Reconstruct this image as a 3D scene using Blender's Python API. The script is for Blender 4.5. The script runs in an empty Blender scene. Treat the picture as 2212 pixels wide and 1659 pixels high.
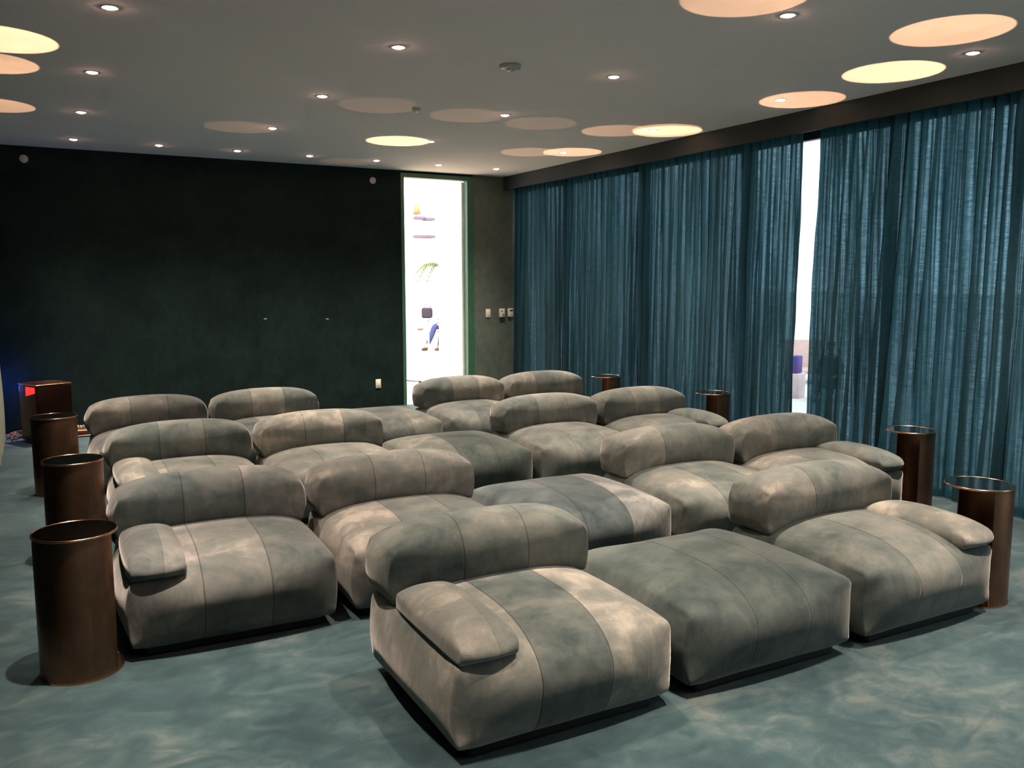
import bpy, bmesh, math, random
from mathutils import Vector, Matrix, Euler
random.seed(7)
PI = math.pi
scn = bpy.context.scene
COL = scn.collection

# ------------------------------------------------------------------ camera
CEIL = 3.063
cd = bpy.data.cameras.new('camera'); cam = bpy.data.objects.new('camera', cd); COL.objects.link(cam)
fw = Vector((0.47824325, 0.87019588, -0.11850118)); rt = Vector((0.87634667, -0.48168075, -0.00041957)); up = Vector((0.05744484, 0.10364746, 0.99295382))
cam.matrix_world = Matrix(((rt.x, up.x, -fw.x, -1.1663), (rt.y, up.y, -fw.y, -2.4649), (rt.z, up.z, -fw.z, 1.6409), (0, 0, 0, 1)))
cd.sensor_fit = 'HORIZONTAL'; cd.sensor_width = 36; cd.lens = 1863.97 / 2212 * 36; cd.clip_start = .05; cd.clip_end = 200
scn.camera = cam
# ------------------------------------------------------------------ view, world
vs = scn.view_settings
vs.view_transform = 'Standard'; vs.look = 'None'; vs.gamma = 1; vs.use_curve_mapping = False; vs.exposure = 0.32
scn.cycles.max_bounces = 8; scn.cycles.diffuse_bounces = 4; scn.cycles.glossy_bounces = 4; scn.cycles.transmission_bounces = 4
scn.cycles.transparent_max_bounces = 12; scn.cycles.sample_clamp_indirect = 4; scn.cycles.use_denoising = True
scn.cycles.caustics_reflective = False; scn.cycles.caustics_refractive = False; scn.cycles.blur_glossy = 1.0
world = bpy.data.worlds.new('world'); scn.world = world; world.use_nodes = True
wb = world.node_tree.nodes['Background']; wb.inputs[0].default_value = (.82, .93, 1, 1); wb.inputs[1].default_value = 2.2
# recessed lamps: a 1.606 m grid, half steps along the back wall
LX, LY, LS = -.738, 2.678, 1.6063
LAMP_W = 820
LAMP_COL = (1, .83, .70)
ld = bpy.data.lights.new('downlight_beam', 'SPOT'); ld.energy = LAMP_W; ld.color = LAMP_COL
ld.spot_size = math.radians(150); ld.spot_blend = .3; ld.shadow_soft_size = .022
# reflector beam: brightest straight down, smoothly fading sideways
ld.use_nodes = True; _nt = ld.node_tree; _em = [n for n in _nt.nodes if n.type == 'EMISSION'][0]
_tc = _nt.nodes.new('ShaderNodeTexCoord'); _sp = _nt.nodes.new('ShaderNodeSeparateXYZ'); _nt.links.new(_tc.outputs['Normal'], _sp.inputs[0])
_ab = _nt.nodes.new('ShaderNodeMath'); _ab.operation = 'ABSOLUTE'; _nt.links.new(_sp.outputs[2], _ab.inputs[0])
_pw = _nt.nodes.new('ShaderNodeMath'); _pw.operation = 'POWER'; _nt.links.new(_ab.outputs[0], _pw.inputs[0]); _pw.inputs[1].default_value = 21
_nt.links.new(_pw.outputs[0], _em.inputs['Strength'])
def lamp_light(x, y):
    o = bpy.data.objects.new('downlight_beam', ld); COL.objects.link(o); o.location = (x, y, CEIL - .02)
def area(name, loc, sx, sy, e, col, rot=(0, 0, 0)):
    d = bpy.data.lights.new(name, 'AREA'); d.shape = 'RECTANGLE'; d.size = sx; d.size_y = sy; d.energy = e; d.color = col
    o = bpy.data.objects.new(name, d); COL.objects.link(o); o.location = loc; o.rotation_euler = rot; return o
# neighbouring bright hall: area lights added under its ceiling to brighten it
area('hall_added_light', (4.2, 11.5, 4.1), 3.0, 4.0, 760, (1, .95, .97))
area('hall_added_light', (6.5, 16.5, 4.1), 4.0, 5.0, 330, (1, .96, 1))

# ------------------------------------------------------------------ materials
def mat(name):
    m = bpy.data.materials.new(name); m.use_nodes = True
    nt = m.node_tree; return m, nt, nt.nodes['Principled BSDF']
def N(nt, t, **k):
    n = nt.nodes.new(t)
    for a, v in k.items(): setattr(n, a, v)
    return n
def setin(n, **k):
    for a, v in k.items():
        n.inputs[a.replace('_', ' ')].default_value = v
def math_n(nt, op, a, b=None, c=None):
    n = N(nt, 'ShaderNodeMath', operation=op)
    for i, v in enumerate((a, b, c)):
        if v is None: continue
        if isinstance(v, (int, float)): n.inputs[i].default_value = v
        else: nt.links.new(v, n.inputs[i])
    return n.outputs[0]
def ramp(nt, fac, stops):
    r = N(nt, 'ShaderNodeValToRGB'); els = r.color_ramp.elements
    while len(els) < len(stops): els.new(.5)
    for e, (p, c) in zip(els, stops): e.position = p; e.color = c if len(c) == 4 else (*c, 1)
    nt.links.new(fac, r.inputs[0]); return r.outputs[0]
def noise(nt, vec, scale, detail=4, rough=.55, dist=0):
    n = N(nt, 'ShaderNodeTexNoise'); setin(n, Scale=scale, Detail=detail, Roughness=rough, Distortion=dist)
    if vec is not None: nt.links.new(vec, n.inputs['Vector'])
    return n.outputs['Fac']
def mapping(nt, src, scale=(1, 1, 1), loc=(0, 0, 0)):
    m = N(nt, 'ShaderNodeMapping'); m.inputs['Scale'].default_value = scale; m.inputs['Location'].default_value = loc
    nt.links.new(src, m.inputs['Vector']); return m.outputs[0]
def simple(name, col, rough=.6, metal=0, spec=.5):
    m, nt, b = mat(name)
    tc = N(nt, 'ShaderNodeTexCoord')
    f = noise(nt, tc.outputs['Object'], 9, 3)
    c = ramp(nt, f, [(.3, [x * .9 for x in col]), (.7, [min(1, x * 1.08) for x in col])])
    nt.links.new(c, b.inputs['Base Color']); setin(b, Roughness=rough, Metallic=metal); b.inputs['Specular IOR Level'].default_value = spec
    return m
def emit(name, col, s):
    m, nt, b = mat(name)
    setin(b, Base_Color=(*col, 1)); b.inputs['Emission Color'].default_value = (*col, 1); b.inputs['Emission Strength'].default_value = s
    return m

def velvet():
    m, nt, b = mat('grey_velvet')
    tc = N(nt, 'ShaderNodeTexCoord'); oi = N(nt, 'ShaderNodeObjectInfo')
    off = N(nt, 'ShaderNodeVectorMath', operation='MULTIPLY_ADD')
    nt.links.new(oi.outputs['Random'], off.inputs[0]); off.inputs[1].default_value = (37, 19, 11)
    nt.links.new(tc.outputs['Object'], off.inputs[2]); P = off.outputs[0]
    at = N(nt, 'ShaderNodeAttribute', attribute_name='seam_u'); su = at.outputs['Fac']
    af = N(nt, 'ShaderNodeAttribute', attribute_name='seam_at'); sa = af.outputs['Fac']
    # brushed nap: big soft swipes, smaller marks, and a tone per sewn panel
    big = noise(nt, mapping(nt, P, (1, 1.3, 1.6)), 3.2, 4, .55, .5)
    mid = noise(nt, mapping(nt, P, (1.2, 1.2, .6)), 11, 5, .6, .8)
    fine = noise(nt, P, 240, 2, .6)
    pan = math_n(nt, 'SIGN', math_n(nt, 'SUBTRACT', math_n(nt, 'ABSOLUTE', su), sa))
    side = math_n(nt, 'MULTIPLY', math_n(nt, 'SIGN', su), math_n(nt, 'ADD', pan, 1))
    wn = N(nt, 'ShaderNodeTexWhiteNoise', noise_dimensions='2D')
    cmb = N(nt, 'ShaderNodeCombineXYZ'); nt.links.new(math_n(nt, 'ADD', side, 7.0), cmb.inputs[0]); nt.links.new(oi.outputs['Random'], cmb.inputs[1])
    nt.links.new(cmb.outputs[0], wn.inputs['Vector'])
    ptone = math_n(nt, 'MULTIPLY', math_n(nt, 'SUBTRACT', wn.outputs['Value'], .5), .22)
    t = math_n(nt, 'ADD', math_n(nt, 'MULTIPLY', big, .62), math_n(nt, 'MULTIPLY', mid, .30))
    t = math_n(nt, 'ADD', t, ptone)
    t = math_n(nt, 'ADD', t, math_n(nt, 'MULTIPLY', math_n(nt, 'SUBTRACT', fine, .5), .10))
    t = math_n(nt, 'ADD', t, .04)
    c = ramp(nt, t, [(.25, (.030, .046, .044)), (.43, (.093, .108, .099)), (.59, (.168, .170, .148)), (.74, (.35, .32, .265))])
    # stitched seam line
    d = math_n(nt, 'ABSOLUTE', math_n(nt, 'SUBTRACT', math_n(nt, 'ABSOLUTE', su), sa))
    s = N(nt, 'ShaderNodeMapRange', interpolation_type='SMOOTHSTEP'); nt.links.new(d, s.inputs['Value'])
    s.inputs['From Min'].default_value = .0; s.inputs['From Max'].default_value = .009
    mx = N(nt, 'ShaderNodeMix', data_type='RGBA', blend_type='MULTIPLY'); mx.inputs['Factor'].default_value = 1
    nt.links.new(c, mx.inputs['A'])
    g = ramp(nt, s.outputs[0], [(0, (.36, .36, .36)), (.8, (1, 1, 1))]); nt.links.new(g, mx.inputs['B'])
    m2 = N(nt, 'ShaderNodeMix', data_type='RGBA', blend_type='MULTIPLY'); m2.inputs['Factor'].default_value = 1
    nt.links.new(mx.outputs['Result'], m2.inputs['A']); nt.links.new(oi.outputs['Color'], m2.inputs['B'])
    nt.links.new(m2.outputs['Result'], b.inputs['Base Color'])
    bp = N(nt, 'ShaderNodeBump'); setin(bp, Strength=.45, Distance=.006)
    hsum = math_n(nt, 'ADD', math_n(nt, 'MULTIPLY', s.outputs[0], 1.0), math_n(nt, 'MULTIPLY', mid, .9))
    nt.links.new(hsum, bp.inputs['Height']); nt.links.new(bp.outputs[0], b.inputs['Normal'])
    setin(b, Roughness=.9); b.inputs['Specular IOR Level'].default_value = .15
    b.inputs['Sheen Weight'].default_value = .34; b.inputs['Sheen Roughness'].default_value = .38
    b.inputs['Sheen Tint'].default_value = (1, .93, .86, 1)
    return m
M = {}
M['velvet'] = velvet()
M['plinth'] = simple('black_plinth', (.006, .007, .007), .8)

def carpet():
    m, nt, b = mat('teal_carpet')
    tc = N(nt, 'ShaderNodeTexCoord'); P = tc.outputs['Object']
    big = noise(nt, P, 1.5, 5, .6, .9); mid = noise(nt, mapping(nt, P, (1, 1.6, 1), (4, 2, 0)), 5.5, 6, .68, 1.2); fine = noise(nt, P, 260, 2)
    t = math_n(nt, 'ADD', math_n(nt, 'MULTIPLY', big, .6), math_n(nt, 'MULTIPLY', mid, .4))
    t = math_n(nt, 'ADD', t, math_n(nt, 'MULTIPLY', math_n(nt, 'SUBTRACT', fine, .5), .14))
    c = ramp(nt, t, [(.39, (.010, .029, .034)), (.49, (.019, .046, .052)), (.565, (.038, .069, .073)), (.65, (.088, .108, .100))])
    nt.links.new(c, b.inputs['Base Color']); setin(b, Roughness=.95); b.inputs['Specular IOR Level'].default_value = .1
    b.inputs['Sheen Weight'].default_value = .25; b.inputs['Sheen Roughness'].default_value = .5
    bp = N(nt, 'ShaderNodeBump'); setin(bp, Strength=.5, Distance=.004); nt.links.new(fine, bp.inputs['Height']); nt.links.new(bp.outputs[0], b.inputs['Normal'])
    return m
M['carpet'] = carpet()
def wallmat(name, lo, hi, sc=1.6):
    m, nt, b = mat(name)
    tc = N(nt, 'ShaderNodeTexCoord'); P = tc.outputs['Object']
    big = noise(nt, P, sc, 5, .6, .8); sm = noise(nt, mapping(nt, P, (1, 1, .55)), 7, 6, .7, 1.5); fine = noise(nt, P, 180, 2)
    t = math_n(nt, 'ADD', math_n(nt, 'MULTIPLY', big, .55), math_n(nt, 'MULTIPLY', sm, .45))
    c = ramp(nt, t, [(.38, lo), (.62, hi)])
    nt.links.new(c, b.inputs['Base Color']); setin(b, Roughness=.92); b.inputs['Specular IOR Level'].default_value = .12
    bp = N(nt, 'ShaderNodeBump'); setin(bp, Strength=.3, Distance=.003); nt.links.new(fine, bp.inputs['Height']); nt.links.new(bp.outputs[0], b.inputs['Normal'])
    return m
M['wall'] = wallmat('dark_green_suede_wall', (.0045, .0115, .0108), (.0105, .0225, .020))
M['wall_pale'] = wallmat('grey_green_suede_wall', (.075, .102, .084), (.13, .158, .128), 1.2)
M['ceiling'] = wallmat('warm_grey_ceiling', (.86, .77, .755), (.90, .81, .795), .6)
M['fascia'] = simple('charcoal_fascia', (.015, .026, .028), .8)
M['green_trim'] = simple('green_painted_trim', (.035, .115, .07), .45)
M['white'] = simple('white_paint', (.86, .85, .85), .6)
M['hall_floor'] = simple('cream_floor', (.75, .66, .46), .5)
M['plastic'] = simple('ivory_plastic', (.80, .72, .60), .35)
M['plastic_dim'] = simple('grey_plastic', (.42, .42, .40), .4)
M['black'] = simple('black_plastic', (.012, .012, .013), .4)
M['dark_alu'] = simple('dark_window_frame', (.02, .022, .024), .5)
M['lens'] = emit('lamp_lens', (1, .58, .44), 150)
M['chrome'] = simple('brushed_steel', (.55, .54, .52), .25, 1)
M['hole'] = simple('lamp_trim', (.75, .7, .65), .4)

def bronze(name, c1, c2, rough, var=1.0):
    m, nt, b = mat(name)
    tc = N(nt, 'ShaderNodeTexCoord'); P = tc.outputs['Object']
    n1 = noise(nt, P, 4, 4, .6, .6); n2 = noise(nt, mapping(nt, P, (1, 1, .06)), 60, 2)
    c = ramp(nt, math_n(nt, 'ADD', math_n(nt, 'MULTIPLY', n1, .8), math_n(nt, 'MULTIPLY', n2, .2)), [(.35, c1), (.65, c2)])
    nt.links.new(c, b.inputs['Base Color']); setin(b, Metallic=1.0)
    r = math_n(nt, 'ADD', math_n(nt, 'MULTIPLY', n1, .12 * var), rough); nt.links.new(r, b.inputs['Roughness'])
    return m
M['bronze'] = bronze('aged_copper_sheet', (.15, .078, .048), (.27, .14, .085), .34)
M['rim'] = bronze('polished_copper', (.55, .28, .17), (.68, .36, .22), .2, .3)
M['smoked'] = bronze('smoked_bronze_mirror', (.30, .215, .17), (.38, .27, .21), .09, .15)
M['cab'] = bronze('dark_bronze_cabinet', (.035, .015, .010), (.06, .025, .016), .3)

def curtain_mat():
    m = bpy.data.materials.new('teal_sheer_cloth'); m.use_nodes = True; nt = m.node_tree; nt.nodes.clear()
    out = N(nt, 'ShaderNodeOutputMaterial'); tc = N(nt, 'ShaderNodeTexCoord'); P = tc.outputs['Object']
    slub = noise(nt, mapping(nt, P, (1, 5, 34)), 3.0, 5, .75)
    soft = noise(nt, mapping(nt, P, (1, 1, .35)), 3, 3)
    t = math_n(nt, 'ADD', math_n(nt, 'MULTIPLY', slub, .6), math_n(nt, 'MULTIPLY', soft, .4))
    ct = ramp(nt, t, [(.34, (.005, .028, .036)), (.66, (.017, .066, .079))])
    cdif = ramp(nt, t, [(.34, (.020, .040, .043)), (.66, (.042, .068, .070))])
    tr = N(nt, 'ShaderNodeBsdfTranslucent'); nt.links.new(ct, tr.inputs[0])
    df = N(nt, 'ShaderNodeBsdfDiffuse'); nt.links.new(cdif, df.inputs[0])
    tp = N(nt, 'ShaderNodeBsdfTransparent'); tp.inputs[0].default_value = (.40, .64, .76, 1)
    a = N(nt, 'ShaderNodeMixShader'); a.inputs[0].default_value = .50; nt.links.new(df.outputs[0], a.inputs[1]); nt.links.new(tr.outputs[0], a.inputs[2])
    # open weave: more see-through where the cloth is square to the sight line, like real sheer
    lw = N(nt, 'ShaderNodeLayerWeight'); lw.inputs[0].default_value = .5
    op = math_n(nt, 'POWER', math_n(nt, 'SUBTRACT', 1.0, lw.outputs['Facing']), 3.0)
    fac = math_n(nt, 'MULTIPLY', math_n(nt, 'MULTIPLY', math_n(nt, 'POWER', slub, 2.0), .17), op)
    st = noise(nt, mapping(nt, P, (1, 46, .55)), 1.0, 3, .6, .3)      # bright and dark streaks of fine folds, put into the transparency
    sr = N(nt, 'ShaderNodeMapRange'); nt.links.new(st, sr.inputs['Value']); sr.inputs['From Min'].default_value = .42; sr.inputs['From Max'].default_value = .66
    sr.inputs['To Min'].default_value = .12; sr.inputs['To Max'].default_value = 4.2
    fac = math_n(nt, 'MULTIPLY', fac, sr.outputs[0])
    b = N(nt, 'ShaderNodeMixShader'); nt.links.new(fac, b.inputs[0]); nt.links.new(a.outputs[0], b.inputs[1]); nt.links.new(tp.outputs[0], b.inputs[2])
    nt.links.new(b.outputs[0], out.inputs[0]); return m
M['curtain'] = curtain_mat()
M['pale_drape'] = simple('pale_green_drape', (.34, .38, .29), .9)
def glass():
    m = bpy.data.materials.new('window_glass'); m.use_nodes = True; nt = m.node_tree; nt.nodes.clear()
    out = N(nt, 'ShaderNodeOutputMaterial'); t = N(nt, 'ShaderNodeBsdfTransparent'); t.inputs[0].default_value = (.93, .96, .96, 1)
    g = N(nt, 'ShaderNodeBsdfGlossy'); g.inputs['Roughness'].default_value = .02
    mx = N(nt, 'ShaderNodeMixShader'); mx.inputs[0].default_value = .06
    nt.links.new(t.outputs[0], mx.inputs[1]); nt.links.new(g.outputs[0], mx.inputs[2]); nt.links.new(mx.outputs[0], out.inputs[0]); return m
M['glass'] = glass()

# ------------------------------------------------------------------ mesh helpers
def obj(name, bm, m, parent=None, smooth=True, loc=None, rot=None):
    me = bpy.data.meshes.new(name); bm.normal_update(); bm.to_mesh(me); bm.free()
    if smooth:
        for p in me.polygons: p.use_smooth = True
    me.materials.append(m)
    o = bpy.data.objects.new(name, me); COL.objects.link(o)
    if parent is not None: o.parent = parent
    if loc is not None: o.location = loc
    if rot is not None: o.rotation_euler = rot
    return o
def tag(o, label, cat, group=None):
    o['label'] = label; o['category'] = cat
    if group: o['group'] = group
    return o
def empty(name, loc, label, cat, group=None, rz=0):
    o = bpy.data.objects.new(name, None); COL.objects.link(o); o.location = loc; o.rotation_euler = (0, 0, rz); o.empty_display_size = .1
    return tag(o, label, cat, group)
def struct(name, bm, m, parent=None, smooth=False):
    o = obj(name, bm, m, parent, smooth)
    if parent is None: o['kind'] = 'structure'
    return o
def box(bm, x0, y0, z0, x1, y1, z1, bev=0, seg=2, mtx=None):
    r = bmesh.ops.create_cube(bm, size=1)
    for v in r['verts']:
        v.co = Vector(((x0 + x1) / 2 + v.co.x * (x1 - x0), (y0 + y1) / 2 + v.co.y * (y1 - y0), (z0 + z1) / 2 + v.co.z * (z1 - z0)))
    vs_ = r['verts']
    if bev:
        es = list({e for v in vs_ for e in v.link_edges})
        rr = bmesh.ops.bevel(bm, geom=es, offset=bev, segments=seg, affect='EDGES', profile=.5)
        vs_ = list({v for f in rr['faces'] for v in f.verts} | {v for v in vs_ if v.is_valid})
    if mtx is not None: bmesh.ops.transform(bm, matrix=mtx, verts=vs_)
    return bm
def B(*a, **k): return box(bmesh.new(), *a, **k)
def cyl(bm, x, y, z0, z1, r, n=48, r2=None):
    bmesh.ops.create_cone(bm, cap_ends=True, segments=n, radius1=r, radius2=r if r2 is None else r2, depth=z1 - z0, matrix=Matrix.Translation((x, y, (z0 + z1) / 2)))
    return bm
def lathe(bm, prof, n=48, mtx=None):
    rings = []
    for r, z in prof:
        if r < 1e-6: rings.append([bm.verts.new((0, 0, z))])
        else: rings.append([bm.verts.new((r * math.cos(2 * PI * i / n), r * math.sin(2 * PI * i / n), z)) for i in range(n)])
    for a, b in zip(rings, rings[1:]):
        for i in range(n):
            j = (i + 1) % n
            if len(a) == 1 and len(b) == 1: continue
            if len(a) == 1: bm.faces.new((a[0], b[j], b[i]))
            elif len(b) == 1: bm.faces.new((a[i], a[j], b[0]))
            else: bm.faces.new((a[i], a[j], b[j], b[i]))
    if mtx is not None: bmesh.ops.transform(bm, matrix=mtx, verts=[v for r in rings for v in r])
    return bm
def tube(bm, pts, rad, n=8):
    rings = []
    for i, p in enumerate(pts):
        p = Vector(p); a = Vector(pts[max(0, i - 1)]); b = Vector(pts[min(len(pts) - 1, i + 1)])
        d = (b - a).normalized(); s = d.orthogonal().normalized(); t = d.cross(s)
        r = rad[i] if isinstance(rad, (list, tuple)) else rad
        rings.append([bm.verts.new(p + r * (math.cos(2 * PI * k / n) * s + math.sin(2 * PI * k / n) * t)) for k in range(n)])
    for a, b in zip(rings, rings[1:]):
        # align rings to avoid twisting
        off = min(range(n), key=lambda q: (a[0].co - b[q].co).length)
        for k in range(n): bm.faces.new((a[k], a[(k + 1) % n], b[(k + 1 + off) % n], b[(k + off) % n]))
    try:
        bm.faces.new(rings[0][::-1]); bm.faces.new(rings[-1])
    except ValueError: pass
    return bm

# inflated, corner-pinched velvet cushion; x runs across the sewn panels
def cushion(name, parent, cx, cy, z0, z1, hx, hy, top=.08, bulge=.05, side=.03, seams=(1 / 3), a0=2.9, ab=6., bottom=0., nx=48, ny=30, nz=20, swap=False, front=0., aend=9., roll=.075, bow=.02, slant=0.):
    bm = bmesh.new(); lay = bm.verts.layers.float.new('seam_u'); lat = bm.verts.layers.float.new('seam_at')
    grid = {}
    def V(i, j, k):
        key = (i, j, k)
        if key in grid: return grid[key]
        u = 2 * i / nx - 1; v = 2 * j / ny - 1; w = 2 * k / nz - 1
        # denser rows toward the edges
        u_, v_, w_ = [math.sin(q * PI / 2) * .55 + q * .45 for q in (u, v, w)]
        au = abs(u_)
        a = (a0 if w_ > 0 else ab) + aend * au ** 4
        m = max(abs(v_), abs(w_)); f = (abs(v_ / m) ** a + abs(w_ / m) ** a) ** (-1 / a) if m > 1e-6 else 1
        vv, ww = v_ * f, w_ * f
        infl = (1 - au ** 2.4)
        corner = .75 * (abs(v_) * abs(w_)) ** 3
        e = 1 - roll * au ** 9 * (1 - corner)          # soft roll at the end seams, crisp pinched corner
        y = vv * e * (hy + bulge * infl * (1 - abs(ww) ** 2 * .3)); zz = ww * e
        hz = (z1 - z0) / 2; z = (z0 + z1) / 2 + zz * hz
        if ww > 0: z += top * infl ** .8 * ww * (1 - .35 * abs(vv) ** 2.5) + top * .25 * (1 - infl) * (1 - abs(vv) ** 2) * ww
        else: z = max(.004, z + bottom * infl * ww)
        x = hx * u_ + side * math.copysign(au ** 6, u_) * (1 - abs(v_) ** 2.2) * (1 - abs(w_) ** 2.2) + bow * math.copysign(au ** 5, u_) * (1 - w_ * w_)
        if slant and ww < .3: y -= math.copysign(slant, vv) * infl * abs(vv) * ((.3 - ww) / 1.3) ** 1.2
        if front and vv < 0: y += -front * infl * abs(vv) * (1 - ww * ww)
        co = (cx + y, cy + x, z) if swap else (cx + x, cy + y, z)
        vt = bm.verts.new(co); vt[lay] = (v_ - .22 * swap if swap else u_); vt[lat] = seams; grid[key] = vt; return vt
    def face(a, b, c, d): bm.faces.new((a, b, c, d))
    for i in range(nx):
        for j in range(ny):
            face(V(i, j, 0), V(i, j + 1, 0), V(i + 1, j + 1, 0), V(i + 1, j, 0)); face(V(i, j, nz), V(i + 1, j, nz), V(i + 1, j + 1, nz), V(i, j + 1, nz))
        for k in range(nz):
            face(V(i, 0, k), V(i + 1, 0, k), V(i + 1, 0, k + 1), V(i, 0, k + 1)); face(V(i, ny, k), V(i, ny, k + 1), V(i + 1, ny, k + 1), V(i + 1, ny, k))
    for j in range(ny):
        for k in range(nz):
            face(V(0, j, k), V(0, j, k + 1), V(0, j + 1, k + 1), V(0, j + 1, k)); face(V(nx, j, k), V(nx, j + 1, k), V(nx, j + 1, k + 1), V(nx, j, k + 1))
    if swap: bmesh.ops.reverse_faces(bm, faces=bm.faces[:])
    return obj(name, bm, M['velvet'], parent)

# ------------------------------------------------------------------ room shell
XL, XR, YB, YF = -1.66, 4.58, 8.229, -4.6
XW = 4.88     # window line behind the curtains
DX0, DX1, DH = 3.06, 4.05, 3.0
struct('floor', B(XL - .2, YF - .2, -.2, XW + .1, YB, 0), M['carpet'])
struct('ceiling', B(XL - .2, YF - .2, CEIL, XW + .1, YB + .2, CEIL + .25), M['ceiling'])
struct('wall_left', B(XL - .2, YF, 0, XL, YB, CEIL), M['wall'])
struct('wall_front', B(XL - .2, YF - .2, 0, XW + .1, YF, CEIL), M['wall'])
bm = B(XL - .2, YB, 0, DX0, YB + .1, CEIL); box(bm, DX0, YB, DH + .035, DX1 + .06, YB + .1, CEIL)
struct('wall_back', bm, M['wall'])
struct('wall_back_right', B(DX1 + .06, YB, 0, XW + .1, YB + .1, CEIL), M['wall_pale'])
# bulkhead that hides the curtain track
struct('trim_1', B(XR, YF, 2.885, XR + .035, YB, CEIL), M['fascia'])
struct('wall_right', B(XW - .03, YF, 2.915, XW + .1, YB, CEIL), M['fascia'])
# door frame and open leaf
bm = B(DX0, YB - .015, 0, DX0 + .045, YB + .1, DH + .035); box(bm, DX1 - .035, YB - .015, 0, DX1 + .06, YB + .095, DH + .035)
box(bm, DX0 + .045, YB - .015, DH - .02, DX1 - .035, YB + .1, DH + .035)
struct('trim_2', bm, M['green_trim'])
dl = struct('door_1', B(3.985, YB + .105, .01, 4.025, YB + .105 + .80, DH - .03, bev=.003), M['white'])
bm = B(3.955, YB + .83, 1.0, 3.985, YB + .855, 1.025); box(bm, 3.935, YB + .72, 1.002, 3.955, YB + .855, 1.022, bev=.004)
obj('door_handle', bm, M['chrome'], dl)

# windows behind the curtains: dark frames with glass
W_EDGES = [(7.08, 8.229), (5.46, 7.08), (3.84, 5.46), (2.22, 3.84), (.60, 2.22), (-1.02, .60), (-2.64, -1.02), (YF, -2.64)]
for i, (a, b) in enumerate(W_EDGES):
    bm = bmesh.new(); w = .035
    box(bm, XW - .03, a, 0, XW + .03, a + w, 2.915); box(bm, XW - .03, b - w, 0, XW + .03, b, 2.915)
    box(bm, XW - .03, a + w, 0, XW + .03, b - w, .04); box(bm, XW - .03, a + w, 2.865, XW + .03, b - w, 2.915)
    wnd = struct('window_%d' % (i + 1), bm, M['dark_alu'])
    obj('pane', B(XW - .004, a + w, .04, XW + .004, b - w, 2.865), M['glass'], wnd, smooth=False)

# ------------------------------------------------------------------ curtains
def fnoise(x, seed=0):
    return (math.sin(x * 1.7 + seed) + math.sin(x * 3.1 + seed * 2.3 + 1) * .6 + math.sin(x * 7.3 + seed * 1.1) * .35) / 1.95
def curtain(y0, y1, seed, label, lean=0., e0=0., e1=0., amp=.042, hang=2.935, cx=4.735):
    bm = bmesh.new(); st = .0075; n = int((y1 - y0) / st); rows = 46; R = []
    for k in range(rows + 1):
        t = k / rows; z = .012 + (hang - .012) * t; row = []
        low = 1 - t
        for i in range(n + 1):
            y = y0 + (y1 - y0) * i / n
            end = min(1, (y - y0) / .12, (y1 - y) / .12)
            wander = low * (.075 * fnoise(y * 2.1, seed) + .035 * fnoise(y * 5 + 2 * t, seed + 4)) + lean * low * math.sin((y - y0) / (y1 - y0) * PI)
            ph = 2 * PI * (y + wander) / .112 + 2.6 * fnoise(y * 1.4, seed + 2)
            am = amp * (.50 + .50 * fnoise(y * 2.6 + low * .6, seed + 7)) * (.70 + .55 * low)
            x = cx + am * math.sin(ph) + .018 * low * math.sin(ph * .5 + seed) + .02 * low * fnoise(y * 3.3 + t, seed + 9) + .007 * math.sin(ph * 2 + 1.3 * t)
            fold = .5 + .5 * fnoise(y * 3.7 + .5 * low, seed + 11)
            yy = y + end * (.019 + .036 * fold * (.35 + low)) * math.sin(ph + 1.35)
            row.append(bm.verts.new((x, yy if 0 < i < n else y + .01 * fnoise(z * 2, seed), z)))
            v = row[-1]; q = (y - y0) / (y1 - y0); v.co.y += low ** 1.3 * (e0 * max(0, 1 - q * 5) + e1 * max(0, q * 5 - 4))
        R.append(row)
    for a, b in zip(R, R[1:]):
        for i in range(n): bm.faces.new((a[i], a[i + 1], b[i + 1], b[i]))
    o = obj('curtain', bm, M['curtain']); tag(o, label, 'curtain', 'teal sheer curtains along the window wall')
    return o
curtain(5.18, 8.205, 1.3, 'teal sheer curtain panel from the back corner to the dark joint of the far panels', .02, cx=4.745)
curtain(2.975, 5.21, 4.1, 'teal sheer curtain panel just left of the bright vertical gap', .0, e0=.02, cx=4.69)
curtain(1.13, 2.885, 8.7, 'teal sheer curtain panel just right of the bright vertical gap', -.10, e1=.06, cx=4.775)
curtain(-1.4, 1.15, 12.2, 'teal sheer curtain panel at the right edge, behind the nearest right table', .05, cx=4.70)
# pale drape along the left wall
bm = bmesh.new(); R = []
for k in range(25):
    z = 3.05 * k / 24; row = []
    for i in range(90):
        y = 6.35 + 1.55 * i / 89
        x = -1.552 + .018 * math.sin(i * .55 + .4 * math.sin(z)) + .02 * math.exp(-((z - .35) / .5) ** 2)
        row.append(bm.verts.new((x, y, z + .005)))
    R.append(row)
for a, b in zip(R, R[1:]):
    for i in range(89): bm.faces.new((a[i], a[i + 1], b[i + 1], b[i]))
o = obj('drape', bm, M['pale_drape']); tag(o, 'pale green drape showing as a sliver at the far left edge', 'curtain')

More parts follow.
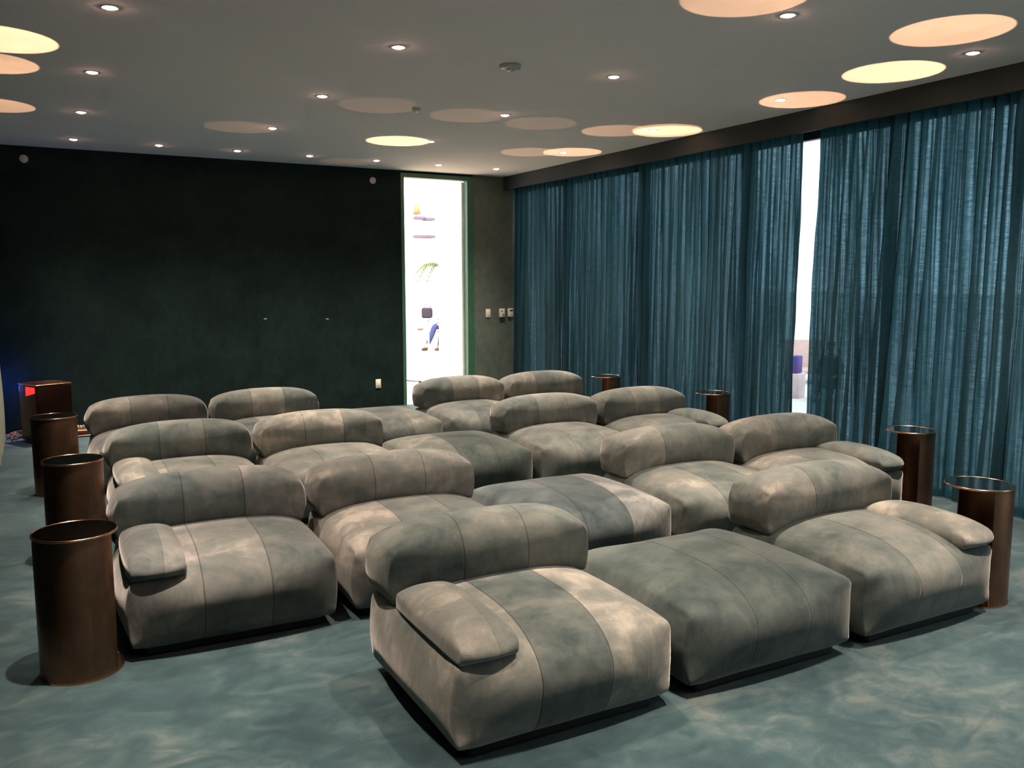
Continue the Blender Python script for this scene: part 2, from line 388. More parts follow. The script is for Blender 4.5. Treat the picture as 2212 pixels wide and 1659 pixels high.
# ------------------------------------------------------------------ sofas
HW, HD = .4447, .448
ROWS = {1: (0, 0, -.0067), 2: (.115, 1.3785, -.02), 3: (.2238, 3.1758, -.0018), 4: (.1978, 4.7895, .0258)}
GR = 'grey velvet lounge modules in four rows'
proto = {}
def build_module(kind):
    r = bpy.data.objects.new('ottoman' if kind == 'ottoman' else 'lounge_sofa_module', None); COL.objects.link(r)
    obj('plinth', B(-HW + .05, -HD + .05, 0, HW - .05, HD - .05, .09, bev=.02), M['plinth'], r)
    cushion('seat', r, 0, 0, .05, .353, HW, HD, top=.085, bulge=.006, side=.035, front=.034, a0=3.2, ab=5.5, bottom=.05, slant=.052)
    if kind != 'ottoman':
        cushion('backrest', r, 0, -HD + .603 + .1535, .362, .584, HW + .001, .1535, top=.085, bulge=.014, side=.03, a0=2.8, ab=3.6, slant=.03, ny=20, aend=5, roll=.09)
    for s, k in ((-1, 'left'), (1, 'right')):
        if kind == k:
            cushion('armrest', r, s * (HW - .116), -HD + .315, .352, .43, .285, .122, top=.062, bulge=.010, side=.03, seams=0., a0=2.5, ab=3, aend=3.2, roll=.10, nx=36, ny=20, nz=12, swap=-s)
    return r
def copy_tree(o, parent=None):
    c = o.copy(); COL.objects.link(c); c.parent = parent
    for ch in list(o.children):
        d = ch.copy(); COL.objects.link(d); d.parent = c
    return c
def place(row, col, kind, label, dx=0, dy=0, rz=0, tone=(1, 1, 1)):
    if kind not in proto: proto[kind] = o = build_module(kind)
    else: o = copy_tree(proto[kind])
    xo, yo, a = ROWS[row]
    lx, ly = col + HW - 1.5 + dx, HD + dy
    o.location = (1.5 + xo + lx * math.cos(a) - ly * math.sin(a), yo + lx * math.sin(a) + ly * math.cos(a), 0)
    o.rotation_euler = (0, 0, a + rz)
    for ch in o.children: ch.color = (*tone, 1)
    tag(o, label, 'ottoman' if kind == 'ottoman' else 'sofa', GR)
    return o
NROW = {1: 'nearest row', 2: 'second row from the front', 3: 'third row from the front', 4: 'farthest row by the dark wall'}
place(1, 0, 'left', 'grey velvet lounge seat with left armrest, nearest row, bottom centre of the photo')
place(1, 1, 'ottoman', 'backless grey velvet ottoman in the middle of the nearest row', tone=(.62, .70, .71))
place(1, 2, 'right', 'grey velvet lounge seat with right armrest, nearest row, beside the nearest right table')
place(2, -1, 'left', 'grey velvet lounge seat with left armrest beside the nearest left copper table, second row', tone=(.80, .80, .84))
place(2, 0, 'plain', 'armless grey velvet lounge seat, second row, left of the ottoman, behind the bottom centre seat', tone=(.92, .90, .92))
place(2, 1, 'ottoman', 'backless bluish grey ottoman in the middle of the second row', tone=(.80, .88, .98))
place(2, 2, 'plain', 'armless grey velvet lounge seat, second row, right of the bluish ottoman')
place(2, 3, 'right', 'grey velvet lounge seat with right armrest ending the second row near the curtain')
place(3, -1, 'left', 'grey velvet lounge seat with left armrest ending the third row, second left table beside it')
place(3, 0, 'plain', 'armless grey velvet lounge seat, third row, left of the dark ottoman')
place(3, 1, 'ottoman', 'backless dark grey green ottoman in the middle of the third row', tone=(.66, .72, .70))
place(3, 2, 'plain', 'armless grey velvet lounge seat, third row, right of the dark ottoman')
place(3, 3, 'right', 'grey velvet lounge seat with right armrest ending the third row near the curtain')
place(4, -1, 'plain', 'dark armless velvet lounge seat at the left end of the farthest row', tone=(.70, .68, .70))
place(4, 0, 'plain', 'grey velvet lounge seat, farthest row, second from left, before the dark wall')
place(4, 1, 'ottoman', 'small looking backless ottoman in the farthest row, left of the doorway')
place(4, 2, 'plain', 'grey velvet lounge seat in the farthest row, directly before the bright doorway')
place(4, 3, 'plain', 'armless grey lounge seat at the right end of the farthest row, before the switches')

# ------------------------------------------------------------------ side tables
TH, TR = .607, .1633
def side_table(x, y, a0, a1, label):
    r = empty('side_table', (x, y, 0), label, 'table', 'copper half-cylinder side tables')
    bm = bmesh.new(); n = 40; ro, ri = TR - .003, TR - .009; rr = []
    for i in range(n + 1):
        a = math.radians(a0 + (a1 - a0) * i / n); c, s = math.cos(a), math.sin(a)
        rr.append([bm.verts.new((q * c, q * s, z)) for q, z in ((ro, .008), (ro, TH - .008), (ri, TH - .008), (ri, .008))])
    for p, q in zip(rr, rr[1:]):
        for k in range(4): bm.faces.new((p[k], q[k], q[(k + 1) % 4], p[(k + 1) % 4]))
    bm.faces.new(rr[0]); bm.faces.new(rr[-1][::-1])
    sh = obj('shell', bm, M['bronze'], r)
    for p in sh.data.polygons: p.use_smooth = True
    sh.modifiers.new('edges', 'EDGE_SPLIT').split_angle = math.radians(40)
    bm = lathe(bmesh.new(), [(0, 0), (TR, 0), (TR + .0, .008), (0, .008)], 64); obj('base_plate', bm, M['rim'], r, smooth=False)
    bm = lathe(bmesh.new(), [(0, TH - .008), (TR - .002, TH - .008), (TR - .002, TH - .0005), (0, TH - .0005)], 64); top = obj('tabletop', bm, M['smoked'], r, smooth=False)
    bm = bmesh.new(); pr = [(TR - .003, TH - .009), (TR + .001, TH - .009), (TR + .002, TH - .004), (TR + .001, TH + .001), (TR - .003, TH + .001), (TR - .003, TH - .009)]
    lathe(bm, pr, 72); obj('rim', bm, M['rim'], top)
    return r
side_table(-1.079, 1.492, 140, 326, 'nearest left copper half-cylinder table with dark top and lit inside edge')
side_table(-1.03, 3.12, 152, 364, 'second left copper table, behind the nearest left one')
side_table(-1.095, 5.02, 160, 370, 'third left dark copper table, in front of the cabinet')
side_table(3.034, .186, 240, 429, 'nearest right copper table beside the front right armrest')
side_table(4.158, 1.42, 240, 429, 'second right copper table against the curtain, behind the nearest right one')
side_table(4.33, 3.64, 244, 430, 'third right copper table, left of the bright curtain gap')
side_table(4.27, 5.29, 244, 430, 'farthest right table with small disc top by the curtain')
side_table(2.375, 5.97, 236, 425, 'half hidden dark table behind the farthest row, at the doorway')

# added point lamps, masked to imitate the mirror tops' round reflections on the ceiling
def pools(x, y, discs):
    d = bpy.data.lights.new('added_reflection_lamp', 'POINT'); d.energy = 1.0; d.color = (1, .60, .34); d.shadow_soft_size = 0
    o = bpy.data.objects.new('added_reflection_lamp', d); COL.objects.link(o); o.location = (x, y, TH + .006)
    d.use_nodes = True; nt = d.node_tree; em = [n for n in nt.nodes if n.type == 'EMISSION'][0]
    tc = N(nt, 'ShaderNodeTexCoord'); sp = N(nt, 'ShaderNodeSeparateXYZ'); nt.links.new(tc.outputs['Normal'], sp.inputs[0])
    h = CEIL - TH - .006; zc = math_n(nt, 'MAXIMUM', sp.outputs[2], .02)
    px = math_n(nt, 'MULTIPLY', math_n(nt, 'DIVIDE', sp.outputs[0], zc), h); py = math_n(nt, 'MULTIPLY', math_n(nt, 'DIVIDE', sp.outputs[1], zc), h)
    cmb = N(nt, 'ShaderNodeCombineXYZ'); nt.links.new(px, cmb.inputs[0]); nt.links.new(py, cmb.inputs[1])
    cl = noise(nt, mapping(nt, cmb.outputs[0], (1, 1, 1), (x * 3, y, 0)), 6, 5, .65)
    cl = math_n(nt, 'ADD', math_n(nt, 'MULTIPLY', cl, .7), .65)
    tot = None
    for dx, dy, st in discs:
        ex = math_n(nt, 'SUBTRACT', px, dx - x); ey = math_n(nt, 'SUBTRACT', py, dy - y)
        r = math_n(nt, 'SQRT', math_n(nt, 'ADD', math_n(nt, 'MULTIPLY', ex, ex), math_n(nt, 'MULTIPLY', ey, ey)))
        mr = N(nt, 'ShaderNodeMapRange', interpolation_type='SMOOTHSTEP'); nt.links.new(r, mr.inputs['Value'])
        mr.inputs['From Min'].default_value = .334; mr.inputs['From Max'].default_value = .316
        # even illuminance over the disc: undo inverse square and slant
        dd = math.hypot(dx - x, dy - y); comp = ((dd * dd + h * h) ** 1.5) / h
        v = math_n(nt, 'MULTIPLY', mr.outputs[0], st * comp)
        tot = v if tot is None else math_n(nt, 'ADD', tot, v)
    tot = math_n(nt, 'MULTIPLY', tot, cl)
    up_ = math_n(nt, 'GREATER_THAN', sp.outputs[2], .1)
    nt.links.new(math_n(nt, 'MULTIPLY', tot, up_), em.inputs['Strength'])
POOL = 38
pools(-1.03, 3.12, [(-1.28, 3.66, 1.6 * POOL), (-1.29, 1.95, .3 * POOL)])
pools(-1.095, 5.02, [(-1.38, 4.33, .8 * POOL), (-1.40, 5.915, .6 * POOL)])
pools(-1.079, 1.492, [(-1.42, .30, .5 * POOL)])
pools(3.034, .186, [(3.532, .843, 1.0 * POOL), (2.067, .967, .7 * POOL)])
pools(4.158, 1.42, [(4.085, 1.658, 1.7 * POOL)])
pools(4.33, 3.64, [(4.241, 2.608, .9 * POOL), (4.24, 4.27, 1.0 * POOL)])
pools(4.27, 5.29, [(4.162, 5.837, .9 * POOL), (4.17, 4.20, .6 * POOL)])
pools(2.375, 5.97, [(2.18, 6.044, 1.7 * POOL), (2.205, 4.468, .09 * POOL), (2.954, 4.488, .09 * POOL), (1.385, 4.418, .07 * POOL), (.60, 5.991, .1 * POOL), (3.78, 4.48, .32 * POOL), (3.75, 6.062, .25 * POOL), (2.214, 7.8, .06 * POOL)])

# ------------------------------------------------------------------ ceiling lamps and sensors
dproto = None
def downlight(x, y, label):
    global dproto
    lamp_light(x, y)
    if dproto is None:
        r = empty('downlight', (0, 0, 0), '', 'light'); dproto = r
        bm = lathe(bmesh.new(), [(.034, 0), (.046, 0), (.048, -.002), (.046, -.004), (.038, -.0045), (.034, -.002), (.034, 0)], 32); obj('trim_ring', bm, M['hole'], r)
        bm = lathe(bmesh.new(), [(0, -.012), (.014, -.011), (.025, -.008), (.032, -.0025), (.0335, 0), (0, 0)], 24); obj('lens', bm, M['lens'], r)
    else: r = copy_tree(dproto)
    r.location = (x, y, CEIL); tag(r, label, 'light', 'small recessed ceiling downlights')
names_ = {(0, 0): 'at the upper left corner of the photo, nearest of the left column', (0, 1): 'second nearest of the left ceiling column', (0, 2): 'third nearest of the left ceiling column',
          (0, 3): 'leftmost in the row along the back wall', (.5, 3): 'second from left in the row along the back wall', (1, 3): 'third from left in the row along the back wall',
          (1.5, 3): 'fourth from left in the row along the back wall', (2, 3): 'just left of the doorway in the row along the back wall', (2.5, 3): 'above the doorway in the row along the back wall',
          (3, 3): 'rightmost in the back wall row, by the ceiling corner', (1, 0): 'upper middle left, above the second row', (1, 1): 'one step behind the upper middle left lamp',
          (1, 2): 'touching a very faint light pool at left centre', (2, -1): 'at the top edge, right of centre', (2, 0): 'right of the smoke detector', (2, 1): 'right of the small ceiling sensor',
          (2, 2): 'at the right tip of the bright light pool before the doorway', (3, -1): 'at the upper right beside the largest light pool', (3, 0): 'inside the light pool above the curtain gap',
          (3, 1): 'inside the long bright pool by the bulkhead', (3, 2): 'inside the small pool near the far end of the bulkhead'}
for (i, j), t in names_.items(): downlight(LX + i * LS, LY + j * LS, 'small recessed downlight ' + t)
for i, j in ((0, -1), (1, -1), (0, -2), (1, -2), (2, -2), (3, -2), (0, -3), (1, -3), (2, -3), (3, -3)):
    lamp_light(LX + i * LS, LY + j * LS)
    r = copy_tree(dproto); r.location = (LX + i * LS, LY + j * LS, CEIL)
    tag(r, 'recessed downlight out of frame, ' + ('leftmost', 'second', 'third', 'rightmost')[i] + ' column, ' + ('over the nearest row', 'just before the nearest row', 'above the photographer')[-1 - j], 'light', 'small recessed ceiling downlights')

r = empty('smoke_detector', (1.685, 2.742, CEIL), 'round silver grey smoke detector on the ceiling, centre top', 'smoke detector')
obj('housing', lathe(bmesh.new(), [(0, 0), (.068, 0), (.072, -.006), (.070, -.018), (.055, -.024), (.03, -.026), (0, -.026)], 48), M['plastic_dim'], r)
obj('sensor_dome', lathe(bmesh.new(), [(.026, -.024), (.025, -.032), (.014, -.038), (0, -.039)], 32), M['chrome'], r)
obj('status_light', B(.045, -.03, -.0255, .052, -.018, -.0225, bev=.001), M['black'], r)
r = empty('ceiling_sensor', (1.685, 4.365, CEIL), 'small round grey sensor on the ceiling, farther than the smoke detector', 'sensor')
obj('housing', lathe(bmesh.new(), [(0, 0), (.033, 0), (.036, -.006), (.033, -.024), (.02, -.028), (0, -.028)], 40), M['plastic_dim'], r)
obj('eye', lathe(bmesh.new(), [(.014, -.027), (.012, -.033), (0, -.035)], 24), M['chrome'], r)

# ------------------------------------------------------------------ wall plates
def disc_on_wall(x, z, label):
    bm = lathe(bmesh.new(), [(0, .012), (.034, .012), (.042, .008), (.044, 0), (0, 0)], 36, Matrix.Translation((x, YB, z)) @ Matrix.Rotation(PI / 2, 4, 'X'))
    o = obj('wall_speaker', bm, M['plastic_dim']); tag(o, label, 'sensor', 'round pale discs high on the back wall')
disc_on_wall(-1.192, 2.929, 'round pale disc high on the dark wall at far left')
disc_on_wall(2.686, 2.913, 'round pale disc high on the dark wall, left of the doorway')
def plate(name, x, z, w, h, label, cat, d=.008):
    r = empty(name, (x, YB, z), label, cat)
    obj('plate', B(-w / 2, -d, -h / 2, w / 2, 0, h / 2, bev=.003), M['plastic'], r); return r
r = plate('wall_outlet', 2.709, .305, .072, .118, 'white outlet plate low on the dark wall, left of the doorway', 'outlet')
obj('socket_insert', B(-.018, -.0105, -.036, .018, -.007, .036, bev=.001), M['plastic'], r)
r = plate('light_switch', 4.33, 1.195, .072, .118, 'plain ivory switch plate nearest the doorway', 'switch')
obj('rocker', B(-.017, -.0115, -.034, .017, -.007, .034, bev=.001), M['plastic'], r)
r = plate('key_switch', 4.541, 1.198, .082, .118, 'ivory switch plate with dark round hole and key, middle of three', 'switch', .03)
obj('indicator', lathe(bmesh.new(), [(0, .004), (.009, .004), (.010, 0), (0, 0)], 20, Matrix.Translation((-.010, -.029, .028)) @ Matrix.Rotation(PI / 2, 4, 'X')), M['black'], r)
obj('key_barrel', lathe(bmesh.new(), [(0, .014), (.011, .014), (.012, 0), (0, 0)], 20, Matrix.Translation((.014, -.029, -.022)) @ Matrix.Rotation(PI / 2, 4, 'X')), M['chrome'], r)
r = plate('thermostat', 4.68, 1.20, .084, .118, 'ivory wall control with dark display, half behind the curtain edge', 'thermostat', .024)
obj('display', B(-.02, -.0265, .022, .032, -.023, .038), M['black'], r)
# two holes in the dark wall
for x, z, t in ((1.276, 1.183, 'left'), (2.049, 1.166, 'right')):
    o = obj('wall_anchor', B(x - .018, YB - .002, z - .006, x + .018, YB, z + .006, bev=.001), M['plastic_dim'])
    tag(o, 'tiny pale mounting mark at mid height on the dark wall, %s one' % t, 'wall anchor', 'tiny marks on the back wall')

# ------------------------------------------------------------------ cabinet, console, cable in the left corner
a = math.radians(26)
r = empty('cabinet', (-1.215, 7.28, 0), 'dark bronze cabinet standing by the back wall at far left', 'cabinet', None, a)
obj('body', B(0, 0, .03, .36, .36, .60, bev=.018, seg=3), M['cab'], r)
obj('lid', B(-.004, -.004, .60, .364, .364, .612, bev=.005), M['rim'], r)
obj('foot_frame', B(.03, .03, 0, .33, .33, .032), M['black'], r)
red = simple('red_reflection_glow', (.6, .02, .02), .4); nt = red.node_tree; b = nt.nodes['Principled BSDF']; b.inputs['Emission Color'].default_value = (1, .03, .03, 1); b.inputs['Emission Strength'].default_value = .9  # red reflection on the cabinet side, imitated by an emissive patch
bm = bmesh.new(); vs_ = [bm.verts.new(c) for c in ((-.002, .02, .53), (-.002, .02, .585), (-.002, .20, .585), (-.002, .20, .49))]
bm.faces.new(vs_[::-1]); rg = bmesh.ops.extrude_face_region(bm, geom=bm.faces[:]); bmesh.ops.translate(bm, vec=(-.004, 0, 0), verts=[g for g in rg['geom'] if isinstance(g, bmesh.types.BMVert)])
refl_patch = obj('display', bm, red, r, smooth=False); refl_patch['label'] = 'red reflection on the cabinet side, put in as a glowing patch'
r = empty('mixing_console', (-.92, 7.62, 0), 'low console with coloured sliders on the floor beside the cabinet', 'console', None, math.radians(4))
cab_red = simple('dark_red_body', (.10, .018, .015), .4)
obj('body', B(0, 0, .0, .46, .34, .075, bev=.008), cab_red, r)
obj('edge_strip', B(-.004, -.004, .066, .464, .344, .074, bev=.002), simple('cream_strip', (.75, .6, .4), .4), r)
obj('edge_strip', B(-.004, -.004, .012, .464, .344, .020, bev=.002), simple('cream_strip', (.75, .6, .4), .4), r)
kc = [(.5, .7, .08), (.7, .75, .1), (.1, .6, .2), (.08, .25, .6), (.7, .7, .6)]
km = [simple('slider_cap', c, .4) for c in kc]
for i in range(16):
    o = obj('slider', B(.02 + i * .027, .08 + .012 * (i % 3), .075, .034 + i * .027, .10 + .012 * (i % 3), .112, bev=.002), km[(i * 3) % 5], r); 
bm = bmesh.new(); pts = []
for i in range(90):
    t = i / 89 * 5 * PI; rr_ = .085 + .03 * math.sin(t * 1.7); pts.append((-1.40 + rr_ * math.cos(t) * .9, 7.85 + rr_ * math.sin(t) * 1.9, .012 + .035 * abs(math.sin(t * .8)) + .002 * i / 10))
tube(bm, pts, .007); o = obj('cable', bm, simple('brown_red_cable', (.24, .085, .06), .6)); tag(o, 'reddish brown coiled cable on the carpet left of the cabinet', 'cable')
# blue point lamp added for the faint glow in the corner, source unseen
bd = bpy.data.lights.new('added_blue_glow', 'POINT'); bd.energy = 4.5; bd.color = (.02, .12, 1); bd.shadow_soft_size = .05
bo = bpy.data.objects.new('added_blue_glow', bd); COL.objects.link(bo); bo.location = (-1.52, 8.0, .55)

# ------------------------------------------------------------------ the bright hall through the door
HX0, HX1, HY1 = .6, 9.4, 18.8
struct('floor_hall', B(HX0, YB, -.2, HX1, HY1, 0), M['hall_floor'])
struct('ceiling_hall', B(HX0, YB + .2, 4.2, HX1, HY1, 4.3), M['white'])
struct('wall_hall_back', B(HX0, 18.6, 0, HX1, 18.8, 4.2), M['white'])
struct('wall_hall_left', B(HX0, YB + .2, 0, HX0 + .1, 18.6, 4.2), M['white'])
struct('wall_hall_right', B(HX1 - .1, YB + .2, 0, HX1, 18.6, 4.2), M['white'])
struct('wall_hall_front', B(HX0, YB + .2, CEIL + .25, HX1, YB + .3, 4.2), M['white'])
struct('wall_hall_side', B(XW + .1, YB, 0, HX1, YB + .2, CEIL + .25), M['white'])
grey_shelf = simple('lilac_grey_shelf', (.13, .10, .15), .6)
for x0, x1, z, t in ((7.50, 7.74, 3.22, 'upper left short'), (7.765, 8.02, 3.20, 'upper right short'), (7.48, 8.02, 2.75, 'lower long')):
    o = obj('wall_shelf', B(x0, 18.38, z, x1, 18.6, z + .07, bev=.004), grey_shelf); tag(o, 'lilac grey wall shelf seen through the doorway, %s one' % t, 'shelf', 'thin shelves on the far hall wall')
r = empty('wall_lamp', (7.56, 18.5, 3.48), 'small orange wall lamp above the shelves through the doorway', 'lamp')
obj('shade', lathe(bmesh.new(), [(.05, .12), (.10, -.12), (.095, -.12), (.045, .12), (.05, .12)], 24), simple('orange_shade', (.55, .22, .09), .5), r)
obj('bracket', B(-.02, .02, -.02, .02, .1, .02), M['chrome'], r)
# palm
r = empty('potted_palm', (7.78, 17.2, 0), 'tall potted palm with arching fronds through the doorway', 'plant')
obj('pot', lathe(bmesh.new(), [(0, 0), (.16, 0), (.22, .4), (.20, .4), (.19, .36), (0, .36)], 32), M['white'], r)
obj('stem', tube(bmesh.new(), [(0, 0, .35), (.01, .02, .9), (0, .04, 1.4), (-.03, .03, 1.85)], [.03, .025, .02, .012]), simple('stem', (.15, .14, .06), .8), r)
leaf = simple('palm_leaf', (.09, .15, .03), .6)
for i in range(7):
    an = PI + (i - 3) * .42 if i < 5 else (i - 5) * 1.6 - .6
    bm = bmesh.new(); pts = []
    for k in range(13):
        t = k / 12; rr_ = .85 * t; pts.append(Vector((rr_ * math.cos(an) - .03, rr_ * math.sin(an) * .6 + .03, 1.85 + .36 * math.sin(t * 2.4) - .42 * t * t)))
    tube(bm, pts, [.008 * (1 - .8 * k / 12) for k in range(13)], 6)
    for k in range(3, 13):
        for s in (-1, 1):
            p = pts[k]; d = (pts[k] - pts[k - 1]).normalized(); sd = Vector((-math.sin(an), math.cos(an), 0)) * s
            L = .20 * (1 - abs(k / 12 - .5)); q = p + (sd * .6 + d * .5 + Vector((0, 0, -.55))) * L
            w_ = d * .016
            v = [bm.verts.new(c) for c in (p - w_, p + w_, (p + q) / 2 + w_ * 1.3 + Vector((0, 0, .01)), q, (p + q) / 2 - w_ * 1.3 + Vector((0, 0, .01)))]
            bm.faces.new(v)
    obj('frond', bm, leaf, r)
# table with laptop, chair and sitting person
r = empty('side_desk', (6.95, 17.05, 0), 'white desk with lilac edge through the doorway', 'desk', None, math.radians(-28))
obj('desk_top', B(-.5, -.3, .72, .28, .3, .75, bev=.004), simple('lilac_white', (.55, .5, .6), .5), r)
for sx in (-.46, .24):
    for sy in (-.26, .26): obj('leg', B(sx - .02, sy - .02, 0, sx + .02, sy + .02, .72), M['white'], r)
r = empty('bag', (7.13, 16.93, .75), 'dark grey bag standing on the white desk through the doorway', 'bag', None, math.radians(-28))
obj('body', B(-.12, -.09, 0, .14, .09, .25, bev=.05, seg=4), simple('charcoal_fabric', (.035, .03, .045), .9), r)
obj('strap', tube(bmesh.new(), [(-.06, 0, .23), (-.04, 0, .31), (.03, 0, .34), (.09, 0, .30), (.1, 0, .23)], .008), simple('strap', (.03, .03, .04), .9), r)
o = obj('dish', lathe(bmesh.new(), [(0, 0), (.05, 0), (.09, .03), (.085, .032), (.045, .008), (0, .008)], 32), simple('red_brown_glaze', (.25, .06, .03), .3), loc=(6.72, 16.35, .50)); tag(o, 'small red brown dish on a low white stool through the doorway', 'dish')
r = empty('stool', (6.72, 16.35, 0), 'low white stool carrying the red brown dish', 'stool')
obj('seat', B(-.17, -.17, .46, .17, .17, .5, bev=.01), M['white'], r)
for sx in (-.14, .14):
    for sy in (-.14, .14): obj('leg', B(sx - .015, sy - .015, 0, sx + .015, sy + .015, .46), M['white'], r)

def figure(name, joints, edges, m, parent, root=0, sub=2):
    me = bpy.data.meshes.new(name); me.from_pydata([j[0] for j in joints], edges, []); o = bpy.data.objects.new(name, me); COL.objects.link(o); o.parent = parent
    me.materials.append(m)
    sk = o.modifiers.new('skin', 'SKIN')
    for i, j in enumerate(joints):
        sv = me.skin_vertices[0].data[i]; rr_ = j[1]; sv.radius = rr_ if isinstance(rr_, tuple) else (rr_, rr_); sv.use_root = (i == root)
    sk.use_smooth_shade = True
    s = o.modifiers.new('sub', 'SUBSURF'); s.levels = sub; s.render_levels = sub
    return o
def sitting_person(loc, rz, label, seat=.46, skin_c=(.5, .3, .22), top_c=(.03, .05, .14), leg_c=(.035, .05, .16), shoe_c=(.06, .03, .035), hair_c=(.02, .015, .012), foot=.46):
    r = empty('person', loc, label, 'person', None, rz)
    sk = simple('skin', skin_c, .6); tm = simple('shirt', top_c, .85); lm = simple('jeans', leg_c, .85); sm = simple('shoe_leather', shoe_c, .5); hm = simple('hair', hair_c, .7)
    S = seat + .09
    # body: one continuous surface, facing -Y
    J = [((0, 0, S), (.15, .12)), ((0, .03, S + .22), (.135, .10)), ((0, .01, S + .44), (.17, .10)), ((0, 0, S + .54), .055), ((0, -.02, S + .62), .052),
         ((.17, .01, S + .46), .055), ((.23, -.06, S + .20), .042), ((.13, -.27, S + .12), .034), ((.10, -.33, S + .11), (.028, .036)),
         ((-.17, .01, S + .46), .055), ((-.23, -.06, S + .20), .042), ((-.13, -.27, S + .12), .034), ((-.10, -.33, S + .11), (.028, .036)),
         ((.09, -.05, S - .01), .085), ((.12, -.44, S + .02), .062), ((.13, -.52, .28), .05), ((.13, -.56, .09), .038), ((.13, -.64, .045), (.03, .04)),
         ((-.09, -.05, S - .01), .085), ((-.10, -.45, S + .02), .062), ((-.11, -.40 - .2, .30), .05), ((-.12, -.43 - .3, .10), .038), ((-.12, -.82, .05), (.03, .04))]
    E = [(0, 1), (1, 2), (2, 3), (3, 4), (2, 5), (5, 6), (6, 7), (7, 8), (2, 9), (9, 10), (10, 11), (11, 12), (0, 13), (13, 14), (14, 15), (15, 16), (16, 17), (0, 18), (18, 19), (19, 20), (20, 21), (21, 22)]
    figure('body', J, E, sk, r)
    # head
    bm = bmesh.new(); bmesh.ops.create_icosphere(bm, subdivisions=4, radius=1)
    for v in bm.verts:
        x, y, z = v.co; w_ = .076 * (1 - .16 * max(0, -z)); d_ = .096; h_ = .118
        nx_, ny_, nz_ = x * w_, y * d_, z * h_
        if y < 0:
            ny_ -= .022 * math.exp(-(x / .16) ** 2 - ((z + .12) / .2) ** 2)           # nose
            ny_ += .012 * (math.exp(-((abs(x) - .38) / .17) ** 2 - ((z - .06) / .13) ** 2))   # eye sockets
            ny_ -= .007 * math.exp(-(x / .3) ** 2 - ((z + .48) / .08) ** 2)            # lips
            ny_ += .005 * math.exp(-(x / .3) ** 2 - ((z + .55) / .03) ** 2)
        nx_ += .012 * math.copysign(1, x) * math.exp(-((y - .05) / .18) ** 2 - ((z) / .2) ** 2) if abs(x) > .8 else 0
        v.co = (nx_, ny_ - .03, nz_ + S + .735)
    obj('head', bm, sk, r)
    bm = bmesh.new(); bmesh.ops.create_icosphere(bm, subdivisions=4, radius=1)
    bmesh.ops.delete(bm, geom=[v for v in bm.verts if v.co.z < .18 - .9 * max(0, v.co.y) and v.co.y < .75], context='VERTS')
    for v in bm.verts: v.co = (v.co.x * .084, v.co.y * .106 - .026, v.co.z * .128 + S + .735)
    obj('hair', bm, hm, r)
    for s in (-1, 1):
        e = bmesh.new(); bmesh.ops.create_uvsphere(e, u_segments=16, v_segments=10, radius=.011, matrix=Matrix.Translation((s * .029, -.108, S + .742))); obj('eye', e, simple('eye_dark', (.05, .04, .04), .2), r)
    # clothing
    TJ = [(J[0][0], (.165, .135)), (J[1][0], (.15, .115)), (J[2][0], (.182, .112)), (J[3][0], .062), (J[5][0], .066), (J[6][0], .052), ((.145, -.24, S + .13), .042), (J[9][0], .066), (J[10][0], .052), ((-.145, -.24, S + .13), .042)]
    figure('shirt', TJ, [(0, 1), (1, 2), (2, 3), (2, 4), (4, 5), (5, 6), (2, 7), (7, 8), (8, 9)], tm, r)
    PJ = [(J[0][0], (.166, .136)), (J[13][0], .098), (J[14][0], .076), (J[15][0], .064), ((.13, -.55, .13), .052), (J[18][0], .098), (J[19][0], .076), (J[20][0], .064), ((-.12, -.71, .14), .052)]
    figure('jeans', PJ, [(0, 1), (1, 2), (2, 3), (3, 4), (0, 5), (5, 6), (6, 7), (7, 8)], lm, r)
    for (x, y0, y1) in ((.13, -.53, -.73), (-.12, -.70, -.92)):
        figure('shoe', [((x, y0, .055), (.045, .052)), ((x, (y0 + y1) / 2, .045), (.045, .042)), ((x, y1, .035), (.04, .03))], [(0, 1), (1, 2)], sm, r)
    # hands: palm, four fingers, thumb
    for s in (-1, 1):
        HJ = [((s * .11, -.31, S + .115), (.03, .018))]; HE = []
        HJ.append(((s * .095, -.36, S + .11), (.034, .015))); HE.append((0, 1))
        figure('hand', HJ, HE, sk, r, sub=1)
        for q, L in zip(range(4), (.062, .072, .068, .052)):
            bx = s * .095 + (q - 1.5) * .019
            figure('finger', [((bx, -.375, S + .11), .008), ((bx, -.375 - L * .5, S + .108), .0078), ((bx, -.375 - L * .85, S + .088), .0065)], [(0, 1), (1, 2)], sk, r, sub=1)
        figure('thumb', [((s * .075, -.33, S + .112), .010), ((s * .045, -.355, S + .108), .0085), ((s * .032, -.385, S + .10), .007)], [(0, 1), (1, 2)], sk, r, sub=1)
    return r
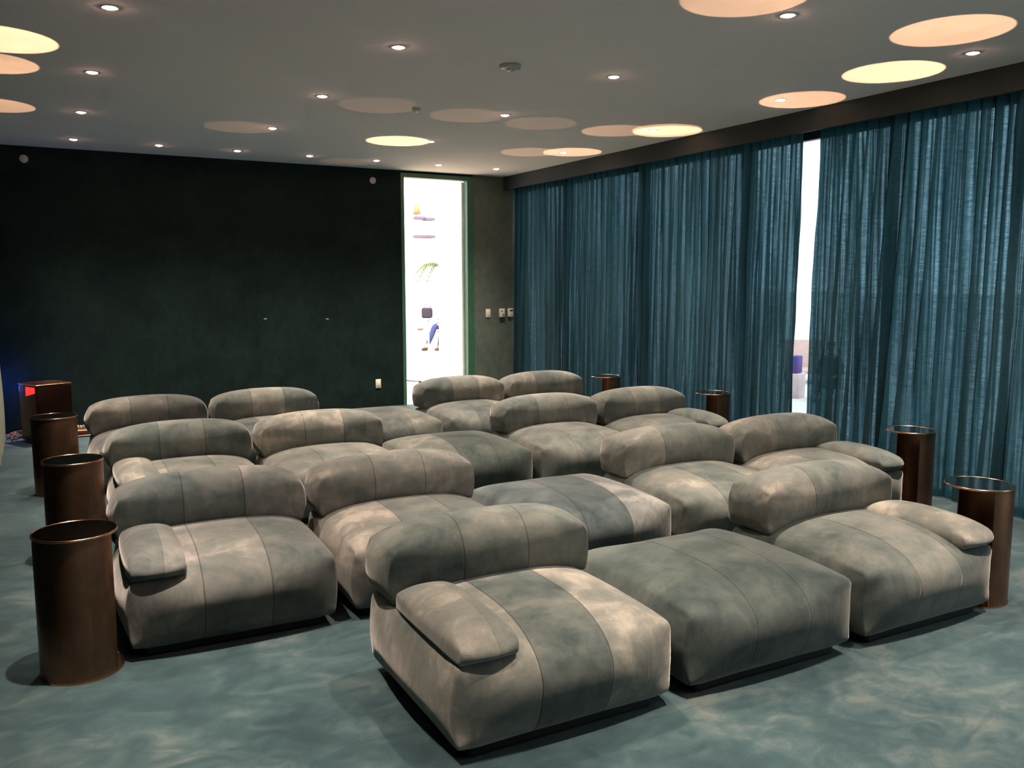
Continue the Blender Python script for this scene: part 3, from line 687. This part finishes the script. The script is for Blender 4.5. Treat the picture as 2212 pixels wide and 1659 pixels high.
def chair(loc, rz, label, wood, seatm):
    r = empty('chair', loc, label, 'chair', None, rz)
    obj('seat', B(-.24, -.22, .40, .24, .24, .46, bev=.02), seatm, r)
    obj('backrest', B(-.22, .22, .60, .22, .25, .92, bev=.012), seatm, r)
    for sx in (-1, 1):
        obj('leg', tube(bmesh.new(), [(sx * .19, -.17, .41), (sx * .23, -.23, 0)], [.022, .013]), wood, r)
        obj('leg', tube(bmesh.new(), [(sx * .19, .19, .41), (sx * .22, .27, 0)], [.022, .013]), wood, r)
        obj('back_post', tube(bmesh.new(), [(sx * .2, .22, .42), (sx * .2, .24, .9)], .014), wood, r)
    return r
FR = math.radians(-62)
wood = simple('walnut', (.16, .085, .06), .5)
chair((7.62, 16.62, 0), FR, 'wooden chair with pinkish seat under the person in the hall', wood, simple('dusty_pink', (.55, .35, .36), .8))
sitting_person((7.60, 16.63, 0), FR, 'person in blue jeans and dark shoes sitting in the bright hall')

# ------------------------------------------------------------------ patio seen through the curtain gap
bm = B(XW + .1, -12, -.25, 40, YB - .02, -.02); box(bm, HX1 + .02, YB - .02, -.25, 40, 40, -.02)
struct('ground', bm, simple('pale_paving', (.7, .68, .68), .7))
struct('wall_garden', B(26, -12, -.02, 26.2, 38, 1.2), M['white'])
chair_pink = simple('pink_sling', (.62, .40, .36), .8)
r = empty('lounge_chair', (9.95, 7.6, -.02), 'low pinkish lounger on the patio through the curtain gap', 'chair', None, math.radians(-35))
obj('seat', B(-.35, -.3, .16, .35, .3, .22, bev=.02), chair_pink, r)
obj('backrest', B(-.35, -.02, 0, .35, .03, .55, bev=.02, mtx=Matrix.Translation((0, .3, .18)) @ Matrix.Rotation(math.radians(-28), 4, 'X')), chair_pink, r)
for sx in (-.32, .32):
    for sy in (-.26, .26): obj('leg', B(sx - .015, sy - .015, 0, sx + .015, sy + .015, .17), M['black'], r)
_p = sitting_person((8.62, 6.0, -.02), math.radians(-60), 'person in dark clothes sitting low on the patio behind the curtain edge', seat=.28, top_c=(.012, .014, .03), leg_c=(.015, .02, .035), shoe_c=(.02, .02, .03))
_p.scale = (.68, .68, .68)
r = empty('tote_bag', (8.33, 6.36, -.02), 'purple and blue patterned bag on a low box on the patio', 'bag', None, .4)
obj('body', B(-.1, -.06, .35, .1, .06, .60, bev=.02), simple('violet_cloth', (.10, .06, .25), .8), r)
obj('box', B(-.13, -.1, 0, .13, .1, .35, bev=.01), simple('pale_pink_box', (.72, .55, .55), .7), r)
